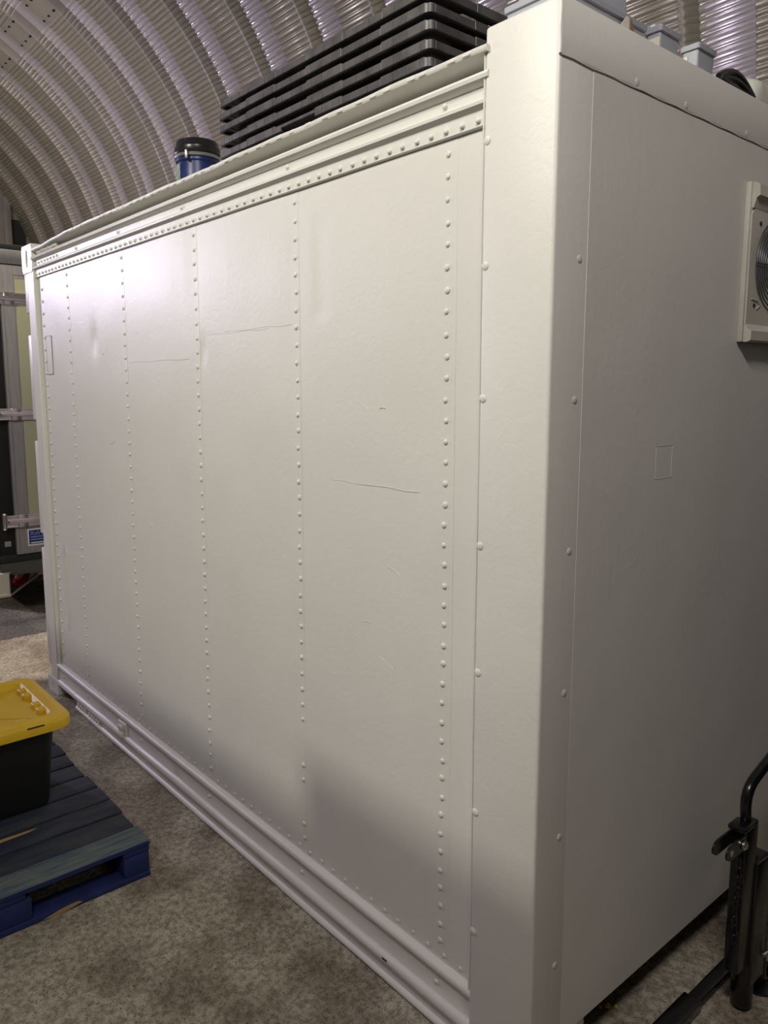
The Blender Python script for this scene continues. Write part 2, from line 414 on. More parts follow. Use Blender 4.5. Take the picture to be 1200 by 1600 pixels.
    prof[15] = (0.076, 2.519); prof[16] = (0.078, 2.546); prof[18] = (-0.014, 2.552); prof[19] = (-0.017, 2.556); prof[20] = (-0.017, 2.564); prof[21] = (-0.014, 2.567)
    xsn = [-3.585+(3.385)*k/90 for k in range(91)]
    loops = []
    for xx in xsn:
        wob = 0.0012*math.sin(xx*9)+0.001*math.sin(xx*23+1)
        far = max(0.0, min(1.0, (-3.02-xx)/0.40))
        lp = []
        for i, (yy, zz) in enumerate(prof):
            y2, z2 = yy, zz
            if i >= 15 and i <= 22:
                z2 += wob
                if i >= 18 and i <= 21: z2 += 0.0
                z2 -= 0.012*far*(1 if i >= 17 else 0.5)
                if far > 0.0 and 18 <= i <= 21: y2 += 0.01*far
            lp.append((xx, y2, z2))
        loops.append(lp)
    t.loft(loops)
    # rivets on the lower flange
    xx = -3.56
    while xx < -0.22:
        t.rivet((xx+random.uniform(-.002, .002), 0.010, 2.414), 0.0078, 0.0075); xx += 0.0535
    xx = -3.56
    while xx < -3.18: t.rivet((xx, 0.010, 2.474), 0.0075, 0.008); xx += 0.05
    for xx in (-2.93, -2.40, -1.78, -1.05, -0.355): t.rivet((xx, 0.010, 2.474), 0.008, 0.008)
    # torn lower edge of the gutter web
    for xx, ww in ((-2.98, 0.03), (-2.70, 0.05)):
        t.prism([(xx-ww, 2.522), (xx+ww, 2.522), (xx+ww*0.2, 2.502), (xx-ww*0.1, 2.505)], 'y', 0.070, 0.079)
    # lumps of weld paint along the lip
    for k in range(46):
        xx = -0.25-k*0.072+random.uniform(-.02, .02)
        if xx < -3.0: break
        t.box(xx-0.014, xx+0.016, -0.0188, -0.010, 2.5535, 2.5655, 0.003, 1)
    for k in range(9):
        xx = -3.48+k*0.036
        t.lathe([(0.010, 0.0), (0.012, 0.006), (0.006, 0.013)], (xx, 0.0, 2.516+0.004*random.random()), 8)
    t.build('top_rail', 'paint', C, 40)
    # --- bottom rail
    b = MB()
    pf = [(0.04, 0.142), (0.012, 0.142), (0.002, 0.138), (-0.006, 0.132), (-0.008, 0.124), (-0.004, 0.116), (0.006, 0.111), (0.008, 0.106),
          (0.008, 0.044), (0.004, 0.038), (-0.006, 0.034), (-0.014, 0.026), (-0.015, 0.016), (-0.010, 0.008), (0.000, 0.002), (0.006, -0.004),
          (0.008, -0.036), (0.000, -0.040), (-0.006, -0.046), (-0.006, -0.054), (0.000, -0.058), (0.08, -0.058), (0.08, 0.142)]
    pf = [(y_*0.55 if y_ < 0 else y_, z_) for y_, z_ in pf]
    def wob(xx, i): return 0.0015*math.sin(xx*7+i)*(1 if 9 <= i <= 14 else 0.3)
    b.loft([[(xx, yy, zz+wob(xx, i)) for i, (yy, zz) in enumerate(pf)] for xx in [-3.30+3.10*k/60 for k in range(61)]])
    pf2 = pf[:15]+[(0.08, 0.002), (0.08, 0.142)]
    b.loft([[(xx, yy, zz) for i, (yy, zz) in enumerate(pf2)] for xx in (-3.585, -3.45, -3.30)])
    for k in range(10):                      # painted-over ribs under the rail by the far casting
        if k == 4: continue
        xx = -3.26+k*0.034
        b.box(xx, xx+0.014, -0.004, 0.012, -0.034, -0.006, 0.003, 1, Matrix.Rotation(R_(18), 3, 'Y'))
    for xx in (-3.50, -3.11, -2.4, -1.71, -1.03, -0.35): b.rivet((xx, 0.009, 0.076), 0.008, 0.006)
    b.build('bottom_rail', 'paint', C, 40)
    k = MB()
    k.box(-2.66, -2.57, -0.002, 0.016, 0.008, 0.100, 0.003, 1)
    kk = k.build('drain_plate', 'paint', C)
    k = MB(); k.box(-2.645, -2.60, -0.014, 0.0, 0.062, 0.082, 0.004); k.box(-2.645, -2.60, -0.018, 0.0, 0.022, 0.046, 0.005)
    k.build('drain_lug', 'paint', kk)
    MB().box(-0.575, -0.552, -0.0092, -0.006, 0.020, 0.027, 0.001, 1).build('paint_chip', 'chip', C)
    # --- near corner post, a wide plain plate
    q = MB()
    q.box(-0.213, -0.0012, -0.006, 0.24, FZ, 2.606, 0.009, 3)
    for zz in (2.357, 2.073, 1.759, 1.392, 1.060, 0.675, 0.33): q.rivet((-0.200, -0.006, zz), 0.0108, 0.0032)
    # sealant bead along its edge, ragged
    q.tube([(-0.2135+0.0012*math.sin(zz*13), -0.004, 0.15+zz*2.4) for zz in [k/60 for k in range(61)]], 0.0026, 6)
    q.tube([(0.0-0.001+0.0008*math.sin(k*1.3), -0.004, 2.488+0.115*k/8) for k in range(9)], 0.0035, 6)
    q.build('corner_post', 'paint', C, 40)
    # --- far corner post with stepped edge, casting top and bottom
    f = MB()
    f.box(-3.70, -3.585, 0.0, 0.14, 0.02, 2.45, 0.004, 1)
    for a, b_ in ((2.215, 2.44), (1.60, 2.09), (0.92, 1.475), (0.10, 0.83)): f.box(-3.752, -3.69, 0.0, 0.12, a, b_, 0.005, 2)
    f.build('corner_post', 'paint', C, 40)
    for z0_, z1_ in ((2.432, 2.588), (FZ, 0.03)):
        cst = MB()
        xa, xb = -3.765, -3.580
        # front plate with an oval hole
        n = 24; cx = (xa+xb)/2+0.0; cz = (z0_+z1_)/2; rx, rz = 0.020, 0.050 if z1_ > 1 else 0.024
        inner = [(cx+rx*math.cos(2*PI*i/n), cz+rz*math.sin(2*PI*i/n)) for i in range(n)]
        outer = []
        hx, hz, r = (xb-xa)/2, (z1_-z0_)/2, 0.018
        for i in range(n):
            a = 2*PI*i/n; ca, sa = math.cos(a), math.sin(a); sc = min(hx/max(abs(ca), 1e-6), hz/max(abs(sa), 1e-6))
            px, pz = ca*sc, sa*sc
            px = max(-hx, min(hx, px)); pz = max(-hz, min(hz, pz))
            outer.append(((xa+xb)/2+px, cz+pz))
        outer = [(x_ if True else x_, z_) for x_, z_ in outer]
        loops = [[(x_, 0.16, z_) for x_, z_ in outer], [(x_, 0.002, z_) for x_, z_ in outer],
                 [(cx+(x_-cx)*0.97, -0.005, cz+(z_-cz)*0.97) for x_, z_ in outer],
                 [(x_, -0.005, z_) for x_, z_ in inner], [(cx+(x_-cx)*0.9, 0.05, cz+(z_-cz)*0.9) for x_, z_ in inner]]
        cst.loft(loops)
        cst.build('corner_casting', 'paint', C, 40)
    # --- end wall: sheet, header and laps
    e = MB()
    e.box(-0.05, -0.004, 0.02, WY, 0.070, 2.55, 0.0)
    e.box(-0.02, -0.0005, 0.118, WY, 0.066, 2.482, 0.001, 1)
    for zz in (2.075, 1.757, 1.397, 1.041, 0.659, 0.30): e.rivet((-0.0012, 0.090, zz), 0.0095, 0.0024, 'x')
    # painted-over square patch
    for a in ((0.462, 0.4645, 1.542, 1.632), (0.545, 0.5475, 1.542, 1.632), (0.462, 0.5475, 1.630, 1.6325), (0.462, 0.5475, 1.5415, 1.544)):
        e.box(-0.003, 0.0001, a[0], a[1], a[2], a[3])
    e.build('end_panel', 'paint', C, 40)
    h = MB()
    h.box(-0.2, 0.0015, -0.003, WY, 2.488, 2.605, 0.004, 2)
    for yy in (0.29, 0.52, 0.86): h.rivet((0.0015, yy, 2.500), 0.009, 0.0016, 'x')
    h.tube([(0.0, 0.0+WY*k/60, 2.4865+0.0015*math.sin(k*1.7)) for k in range(61)], 0.0022, 6)
    h.build('header_panel', 'paint', C, 40)
    # --- roof, far doors, back side, underframe
    r = MB(); r.box(LX+0.02, -0.02, 0.02, WY-0.02, 2.46, 2.520, 0.004, 1)
    r.build('roof_panel', 'paint', C)
    MB().box(LX+0.02, -0.02, WY-0.04, WY, 0.0, 2.56).build('back_panel', 'paint', C, 0)
    MB().box(LX, LX+0.05, 0.14, WY-0.04, 0.0, 2.48, 0.004).build('door_panel', 'paint', C)
    MB().box(LX+0.16, -0.10, 0.085, WY-0.08, FZ, 0.07).build('underframe', 'truck_sill', C, 0)
    return C
container()

# ================================================================== AIR CONDITIONER on the end wall
def air_conditioner():
    A = thing('air_conditioner', 'cream air conditioner outdoor unit with round fan grille fixed to the container end', 'air conditioner', (0.0, 0.88, 1.92))
    MB().box(0.0, 0.016, 0.880, 1.66, 1.92, 2.372, 0.003).build('back_frame', 'ac', A)
    f = MB(); bm = f.bm
    cy, cz, R = 1.066, 2.147, 0.138
    y0, y1, z0, z1 = 0.889, 1.62, 1.962, 2.302
    n = 48; x = 0.020
    ring = [(cy+R*math.cos(2*PI*i/n), cz+R*math.sin(2*PI*i/n)) for i in range(n)]
    o2 = []
    for i in range(n):
        a = 2*PI*i/n; ca, sa = math.cos(a), math.sin(a)
        s = min((y1-cy if ca > 0 else cy-y0)/max(abs(ca), 1e-6), (z1-cz if sa > 0 else cz-z0)/max(abs(sa), 1e-6))
        o2.append((cy+ca*s, cz+sa*s))
    f.loft([[(0.004, a, b) for a, b in o2], [(x, a, b) for a, b in o2], [(x, a, b) for a, b in ring], [(x-0.012, a, b) for a, b in ring]], False, False)
    f.build('front_panel', 'ac', A)
    t = MB(); t.prism([(0.0, 2.372), (0.018, 2.372), (0.034, 2.362), (0.036, 2.330), (0.028, 2.326), (0.020, 2.300), (0.0, 2.300)], 'y', 0.892, 1.66)
    t2 = MB()
    t2.loft([[(a, y_, b) for a, b in [(0.0, 2.372), (0.020, 2.372), (0.036, 2.362), (0.038, 2.332), (0.028, 2.327), (0.021, 2.300), (0.0, 2.300)]] for y_ in (0.892, 1.66)])
    t2.build('top_cover', 'ac', A)
    t3 = MB(); t3.loft([[(a, y_, b) for a, b in [(0.0, 1.960), (0.020, 1.972), (0.026, 1.958), (0.038, 1.952), (0.038, 1.925), (0.028, 1.920), (0.0, 1.920)]] for y_ in (0.890, 1.66)])
    t3.build('lower_cover', 'ac', A)
    t.bm.free()
    MB().lathe([(R-0.002, 0.0), (R-0.002, 0.0015), (0.02, 0.0025)], (0.003, cy, cz), 40, 'x').build('fan_shroud', 'ac_dark', A)
    for k in range(3):
        fb = MB(); a0 = R_(k*120+20); pts = []
        for s_ in range(6):
            r_ = 0.03+0.095*s_/5
            pts.append([(0.006+0.004*t_, cy+r_*math.cos(a0+0.9*t_-0.3*s_/5), cz+r_*math.sin(a0+0.9*t_-0.3*s_/5)) for t_ in (0, 0.33, 0.66, 1)])
        fb.loft(pts, False, False, False); fb.build('fan_blade', 'ac_dark', A)
    g = MB()
    for k in range(9):
        r_ = R-0.004-k*0.0135
        if r_ < 0.02: break
        loops = []
        for i in range(41):
            a = 2*PI*i/40; c = Vector((0.0225, cy+r_*math.cos(a), cz+r_*math.sin(a)))
            d = Vector((0, math.cos(a), math.sin(a)))
            loops.append([c+d*0.0022*math.cos(2*PI*j/6)+Vector((0.0022*math.sin(2*PI*j/6), 0, 0)) for j in range(6)])
        g.loft(loops, False, False)
    for zz in (-0.004, 0.004): g.tube([(0.0245, cy-R-0.003, cz+zz), (0.0245, cy+R+0.003, cz+zz)], 0.0015, 6)
    for yy in (-0.004, 0.004): g.tube([(0.0245, cy+yy, cz-R), (0.0245, cy+yy, cz+R)], 0.0015, 6)
    g.build('fan_guard', 'ac_wire', A)
    for (yy, zz) in ((0.945, 2.262), (0.935, 2.028)):
        MB().lathe([(0.006, 0.0), (0.006, 0.003), (0.003, 0.004)], (0.0195, yy, zz), 12, 'x').build('screw', 'ac_dark', A)
    g2 = MB(); g2.tube([(0.0215, 0.915+0.0, 2.045), (0.0215, 0.95, 2.042), (0.0215, 0.975, 2.030), (0.0215, 0.95, 2.018)], 0.002, 6)
    g2.build('pressed_rim', 'ac', A)
air_conditioner()

# ================================================================== ROOF CLUTTER
RZ = 2.5208
# ---- stack of black plastic pallets
def pallets():
    x0, x1, y0, y1 = -1.70, -0.535, 0.135, 1.12
    pit = 0.046; hb = 0.0265
    words = ['topmost of the stack on the container roof', 'second from the top of the stack on the container roof', 'third from the top of the stack on the container roof',
             'fourth from the top of the stack on the container roof', 'fifth from the top, its front rim broken open', 'sixth from the top, just above the roof gutter',
             'seventh from the top, low behind the roof gutter', 'lowest of the stack, resting on the container roof']
    zt = 2.870
    for k in range(8):
        top = zt-k*pit; lo = top-hb
        T = thing('plastic_pallet', 'black nestable plastic pallet, '+words[k], 'pallet', (x0, y0, lo), 'black pallets stacked on the container roof')
        dx = random.uniform(-.008, .008); dy = random.uniform(-.005, .005)
        X0_, X1_, Y0_, Y1_ = x0+dx, x1+dx, y0+dy, y1+dy
        r = MB()
        gaps = [] if k != 4 else [(-1.27+dx, -1.07+dx)]
        # front rim as segments whose top edge steps up and down
        def rim(a0, a1, fixed, axis):
            n = 6
            for i in range(n):
                s0 = a0+(a1-a0)*i/n; s1 = a0+(a1-a0)*(i+1)/n
                up = 0.0045 if i in (1, 3, 5) else 0.0
                segs = [(s0, s1)]
                if axis == 'x' and gaps:
                    ns = []
                    for u0, u1 in segs:
                        g0, g1 = gaps[0]
                        if u1 <= g0 or u0 >= g1: ns.append((u0, u1))
                        else:
                            if u0 < g0: ns.append((u0, g0))
                            if u1 > g1: ns.append((g1, u1))
                    segs = ns
                for u0, u1 in segs:
                    if axis == 'x': r.box(u0, u1, fixed, fixed+0.012, lo, top-0.0045+up, 0.0015, 1)
                    else: r.box(fixed-0.012, fixed, u0, u1, lo, top-0.0045+up, 0.0015, 1)
        rim(X0_+0.02, X1_-0.02, Y0_, 'x'); rim(Y0_+0.02, Y1_, X1_, 'y')
        r.box(X0_, X0_+0.012, Y0_+0.02, Y1_, lo, top-0.004, 0.0015, 1)
        r.box(X0_, X1_, Y1_-0.012, Y1_, lo, top-0.004, 0.0015, 1)
        for cx_, cy_, a in ((X0_+0.02, Y0_+0.02, 180), (X1_-0.02, Y0_+0.02, 270)):
            prev = None
            lp = [(cx_+0.02*math.cos(R_(a+90*i/5)), cy_+0.02*math.sin(R_(a+90*i/5))) for i in range(6)]
            lp += [(cx_+0.008*math.cos(R_(a+90*i/5)), cy_+0.008*math.sin(R_(a+90*i/5))) for i in range(5, -1, -1)]
            r.prism(lp, 'z', lo, top-0.004)
        # thin upright ribs moulded on the rim
        for i in range(20):
            xx = X0_+0.04+(X1_-X0_-0.08)*i/19
            if gaps and gaps[0][0]-0.01 < xx < gaps[0][1]+0.01: continue
            r.box(xx-0.0015, xx+0.0015, Y0_-0.0008, Y0_+0.002, lo+0.001, top-0.006)
        r.build('rim', 'black_plastic', T)
        d = MB()
        for i in range(9):
            yy = Y0_+0.03+(Y1_-Y0_-0.06)*i/8
            d.box(X0_+0.012, X1_-0.012, yy-0.028, yy+0.028, top-0.014, top-0.004, 0.001, 1)
        for i in range(7):
            xx = X0_+0.03+(X1_-X0_-0.06)*i/6
            d.box(xx-0.02, xx+0.02, Y0_+0.012, Y1_-0.012, top-0.016, top-0.006)
        d.build('deck', 'black_plastic', T)
        # nine hollow feet that nest into the pallet below
        ft_h = 0.040 if k < 7 else lo-RZ+0.0
        for i in range(3):
            for j in range(3):
                if i == 1 and j == 1: pass
                xx = X0_+0.12+(X1_-X0_-0.24)*i/2; yy = Y0_+0.10+(Y1_-Y0_-0.20)*j/2
                m_ = MB(); m_.loft([rr(xx, yy, 0.065, 0.05, 0.015, top-0.008, 3), rr(xx, yy, 0.055-0.001*k*0, 0.04, 0.012, lo-min(0.018, max(0.0, lo-RZ)), 3)])
                m_.build('foot', 'black_plastic', T)
    # base feet height check: the lowest pallet stands on short feet
pallets()

# ---- blue drum
def drum():
    c = (-2.56, 0.50, RZ); D = thing('drum', 'blue plastic drum with black lid and steel clamp ring beside the black pallets', 'drum', c)
    r = 0.104; h = 0.375
    MB().lathe([(r-0.012, 0), (r-0.002, 0.012), (r, 0.05), (r+0.001, 0.30), (r-0.004, h-0.02), (r-0.002, h)], c, 40).build('body', 'drum_blue', D)
    MB().lathe([(r, 0.0), (r+0.009, 0.002), (r+0.012, 0.009), (r+0.009, 0.016), (r, 0.018)], (c[0], c[1], c[2]+h), 40).build('clamp_ring', 'ring', D)
    MB().lathe([(r-0.002, h-0.020), (r+0.004, h-0.014), (r+0.004, h-0.004), (r, h)], c, 40).build('collar', 'drum_blue', D)
    MB().lathe([(r+0.010, h+0.018), (r+0.012, h+0.024), (r+0.008, h+0.030), (r+0.008, h+0.050), (r+0.002, h+0.058), (r-0.002, h+0.080), (r-0.008, h+0.086), (r-0.02, h+0.080), (0.02, h+0.080)], c, 40).build('lid', 'drum_lid', D)
    ca = MB(); a = R_(-40)
    ca.box(-0.012, 0.012, -0.006, 0.006, -0.018, 0.022, 0.003)
    for v in ca.bm.verts: v.co = Matrix.Rotation(a, 3, 'Z') @ v.co + Vector((c[0]+(r+0.015)*math.cos(a-0.25), c[1]+(r+0.015)*math.sin(a-0.25), c[2]+h+0.0))
    ca.build('clamp_latch', 'ring', D)
    def sticker(name, m_, a0, a1, z0, z1, sh=0):
        s = MB(); n = 6
        s.loft([[(c[0]+(r+0.0025)*math.cos(R_(a0+(a1-a0)*i/n)), c[1]+(r+0.0025)*math.sin(R_(a0+(a1-a0)*i/n)), c[2]+z0+sh*i/n), (c[0]+(r+0.0025)*math.cos(R_(a0+(a1-a0)*i/n)), c[1]+(r+0.0025)*math.sin(R_(a0+(a1-a0)*i/n)), c[2]+z1+sh*i/n)] for i in range(n+1)], False, False, False)
        s.build(name, m_, D)
    sticker('label_sheet', 'label_green', -108, -82, h-0.105, h-0.030)
    sticker('paper_tag', 'label', -64, -54, h-0.155, h-0.110, 0.0)
drum()

# ---- grey plastic boxes on the near end of the roof
HZ = 2.606
def pvc_box(label, x0, x1, y0, y1, z0, z1, rim=0.012, lidh=0.016, extra=None, open_=False):
    T = thing('junction_box', label, 'box', ((x0+x1)/2, (y0+y1)/2, z0), 'grey plastic boxes on the container roof')
    cx, cy, hx, hy = (x0+x1)/2, (y0+y1)/2, (x1-x0)/2, (y1-y0)/2
    b = MB(); b.loft([rr(cx, cy, hx-0.006, hy-0.006, 0.006, z0), rr(cx, cy, hx-0.003, hy-0.003, 0.006, z1-lidh)]); b.build('body', 'grey_pvc', T)
    l = MB(); l.loft([rr(cx, cy, hx-0.003, hy-0.003, 0.006, z1-lidh), rr(cx, cy, hx+0.002, hy+0.002, 0.008, z1-lidh+0.001), rr(cx, cy, hx+0.003, hy+0.003, 0.008, z1-0.003), rr(cx, cy, hx, hy, 0.007, z1), rr(cx, cy, hx-rim, hy-rim, 0.005, z1), rr(cx, cy, hx-rim, hy-rim, 0.005, z1-0.006)])
    l.build('lid', 'grey_pvc', T)
    return T
b1 = pvc_box('wide light grey box with torn card against it, at the near roof corner', -0.235, -0.062, 0.085, 0.425, HZ, 2.682)
# raised clear-edged inner lid of the wide box
t = MB(); t.loft([rr(-0.155, 0.24, 0.082, 0.13, 0.02, 2.682), rr(-0.155, 0.25, 0.075, 0.12, 0.025, 2.735), rr(-0.155, 0.26, 0.06, 0.10, 0.03, 2.76)])
t.build('raised_lid', 'grey_pvc', b1)
b2 = pvc_box('small light grey box with white paper label, middle of the three grey boxes', -0.100, -0.054, 0.478, 0.578, HZ, 2.700)
MB().box(-0.092, -0.058, 0.4795, 0.4805, HZ, 2.672).build('paper_label', 'white_card', b2)
MB().box(-0.10, -0.085, 0.50, 0.54, 2.700, 2.716, 0.002).build('lug', 'grey_pvc', b2)
b3 = pvc_box('small light grey box farthest from the near corner, beside the black hose end', -0.105, -0.052, 0.668, 0.765, HZ, 2.708)
MB().box(-0.097, -0.085, 0.6695, 0.6705, HZ, 2.68).build('paper_label', 'white_card', b3)
MB().box(-0.085, -0.075, 0.70, 0.71, 2.708, 2.722, 0.001).build('lug', 'grey_pvc', b3)
# folded card
cd = MB(); cd.prism([(0.262, 2.606), (0.335, 2.606), (0.333, 2.672), (0.322, 2.672)], 'x', -0.056, -0.054)
o = cd.build('folded_card', 'white_card', None, 0); tag(o, 'torn white cardboard piece leaning on the wide grey box', 'cardboard')
cc = MB(); cc.prism([(0.334, 2.606), (0.352, 2.606), (0.350, 2.655), (0.336, 2.672)], 'x', -0.060, -0.052); f_ = cc.build('card_shadow', 'brown_card', o, 0)  # shadow beside the card put into the brown colour
f_['label'] = 'shadow beside the card, built as a brown flap'
# black hose coil end
h = MB()
for dz_, rr_ in ((0.0, 0.010), (-0.017, 0.009)):
    h.tube([(-0.035+0.004*k/16, 0.752+0.0125*k, HZ+0.012+(0.046+dz_)*math.sin(PI*(0.12+0.85*k/16))) for k in range(17)], rr_, 10)
h.tube([(-0.035, 0.752, HZ+0.028), (-0.033, 0.80, HZ+0.018), (-0.033, 0.85, HZ+0.014), (-0.033, 0.95, HZ+0.012)], 0.012, 10)
tag(h.build('rubber_hose', 'rubber'), 'black rubber hose bent over the roof edge between grey box and white bag', 'hose')
# white sack with blue corner
sk = thing('plastic_sack', 'white printed plastic sack with blue corner lying on the container roof', 'sack', (-0.15, 1.2, HZ))
k = MB(); k.loft([rr(-0.17, 1.22, 0.13, 0.25, 0.05, HZ), rr(-0.17, 1.22, 0.145, 0.27, 0.06, HZ+0.03), rr(-0.17, 1.22, 0.14, 0.26, 0.06, HZ+0.075), rr(-0.17, 1.22, 0.10, 0.22, 0.06, HZ+0.105)])
k.build('sack_body', 'bag', sk, 60)
MB().loft([rr(-0.10, 1.12, 0.085, 0.06, 0.03, HZ+0.0), rr(-0.10, 1.12, 0.083, 0.06, 0.03, HZ+0.045)]).build('blue_corner', 'bag_blue', sk, 60)
text_mesh('lettering', 'LA', 0.035, 'ink', Matrix(((0, 0, 1, -0.024), (1, 0, 0, 1.075), (0, 1, 0, HZ+0.052), (0, 0, 0, 1))), sk)
text_mesh('lettering', 'E', 0.02, 'ink', Matrix(((0, 0, 1, -0.024), (1, 0, 0, 1.14), (0, 1, 0, HZ+0.078), (0, 0, 0, 1))), sk)

# ================================================================== BLUE PALLET AND TOTE
def wood_pallet():
    P = thing('wooden_pallet', 'worn blue painted wooden pallet on the concrete floor beside the container', 'pallet', (-2.15, -0.8, FZ))
    xa, xb, ya, yb, zt = -2.76, -1.565, -1.32, -0.325, 0.080
    n = 9; pit = (xb-xa)/n
    for i in range(n):
        x1 = xb-i*pit; x0 = x1-pit+(0.012 if i else 0.004)
        j = random.uniform(-.006, .006)
        b = MB(); b.box(x0, x1-0.002, ya+j, yb+j*1.2, zt-0.020-random.uniform(0, .002), zt-random.uniform(0, .002), 0.003, 2)
        o = b.build('deck_board', 'pallet_worn' if i == 0 else 'pallet_blue', P)
        if i == 0:
            o['label'] = 'front deck board, paint worn to pale blue-grey'
            MB().box(x1-0.004, x1-0.001, ya, yb-0.002, zt-0.018, zt-0.003).build('painted_edge', 'pallet_side', o, 0)
        if i == 2:
            MB().prism([(x0+0.012, -0.98), (x0+0.030, -0.97), (x0+0.040, -0.80), (x0+0.034, -0.66), (x0+0.022, -0.62), (x0+0.016, -0.78)], 'z', zt-0.001, zt+0.0006).build('bare_patch', 'bare_wood', o, 0)
    for yy in (ya, (ya+yb)/2-0.05, yb-0.10):     # stringer boards, blocks and base boards under the deck
        MB().box(xa, xb-0.004, yy, yy+0.10, zt-0.041, zt-0.021, 0.002).build('stringer_board', 'pallet_side', P)
        for xx in (xa, (xa+xb)/2-0.07, xb-0.145):
            w_ = 0.10 if yy != (ya+yb)/2-0.05 else 0.12
            MB().box(xx, xx+0.14, yy, yy+w_, FZ+0.021, zt-0.042, 0.006).build('block', 'pallet_side', P)
        MB().box(xa, xb-0.002, yy, yy+0.10, FZ, FZ+0.020, 0.003).build('base_board', 'pallet_side', P)
    for xx in (xa, xb-0.10):
        bb = MB().box(xx, xx+0.10, ya, yb, FZ+0.0005, FZ+0.0215, 0.003).build('base_board', 'pallet_side', P)
    c = MB(); lp = [(-0.72, FZ+0.004), (-0.66, FZ+0.001), (-0.585, FZ+0.012), (-0.60, FZ+0.020), (-0.66, FZ+0.017)]
    c.prism(lp, 'x', xb, xb+0.0025); c.build('splintered_patch', 'bare_wood', P, 0)
wood_pallet()

def tote():
    T = thing('storage_tote', 'black storage tote with yellow snap lid standing on the blue pallet', 'storage box', (-2.29, -0.81, 0.081))
    cx, cy = -2.29, -0.815; z0 = 0.081
    MB().loft([rr(cx, cy, 0.205, 0.292, 0.03, z0), rr(cx, cy, 0.212, 0.297, 0.035, z0+0.02), rr(cx, cy, 0.245, 0.318, 0.04, 0.395), rr(cx, cy, 0.250, 0.322, 0.04, 0.40), rr(cx, cy, 0.250, 0.322, 0.04, 0.435)]).build('body', 'tote_black', T)
    lid = MB()
    hx, hy = 0.290, 0.385
    L_ = [rr(cx, cy, hx-0.012, hy-0.012, 0.07, 0.428, 8), rr(cx, cy, hx, hy, 0.075, 0.424, 8), rr(cx, cy, hx-0.001, hy-0.001, 0.075, 0.455, 8), rr(cx, cy, hx-0.008, hy-0.008, 0.07, 0.466, 8), rr(cx, cy, hx-0.022, hy-0.022, 0.06, 0.470, 8),
          rr(cx, cy, hx-0.066, hy-0.066, 0.035, 0.472, 8), rr(cx, cy, hx-0.070, hy-0.070, 0.033, 0.470, 8), rr(cx, cy, hx-0.082, hy-0.082, 0.028, 0.448, 8), rr(cx, cy, hx-0.088, hy-0.088, 0.026, 0.446, 8)]
    lid.loft(L_)
    # stepped bosses inside the recess edge and the raised web of ribs
    for s in (1, -1):
        for yy in (-0.16, -0.10, 0.0, 0.10, 0.16):
            pass
        for xx in (-0.13, -0.065, 0.065, 0.13):
            lid.box(cx+xx-0.022, cx+xx+0.022, cy+s*0.298-0.016, cy+s*0.298+0.022, 0.440, 0.4695, 0.006)
    for s in (1, -1):
        for yy in (-0.20, -0.1, 0.1, 0.20):
            lid.box(cx+s*0.204-0.014, cx+s*0.204+0.022, cy+yy-0.024, cy+yy+0.024, 0.440, 0.4695, 0.006)
    lid.loft([rr(cx, cy, 0.085, 0.15, 0.02, 0.446, 4), rr(cx, cy, 0.080, 0.145, 0.02, 0.457, 4)])
    for sx_ in (1, -1):
        for sy_ in (1, -1):
            lid.tube([(cx+sx_*0.075, cy+sy_*0.14, 0.443), (cx+sx_*0.20, cy+sy_*0.30, 0.443)], 0.008, 8)
    lid.tube([(cx-0.2, cy, 0.446), (cx+0.2, cy, 0.446)], 0.009, 8)
    lo = lid.build('lid', 'tote_yellow', T, 45)
    MB().box(cx+hx-0.012, cx+hx+0.0012, cy+0.20, cy+0.265, 0.4560, 0.4605, 0.0015).build('padlock_slot', 'rubber', lo)
tote()

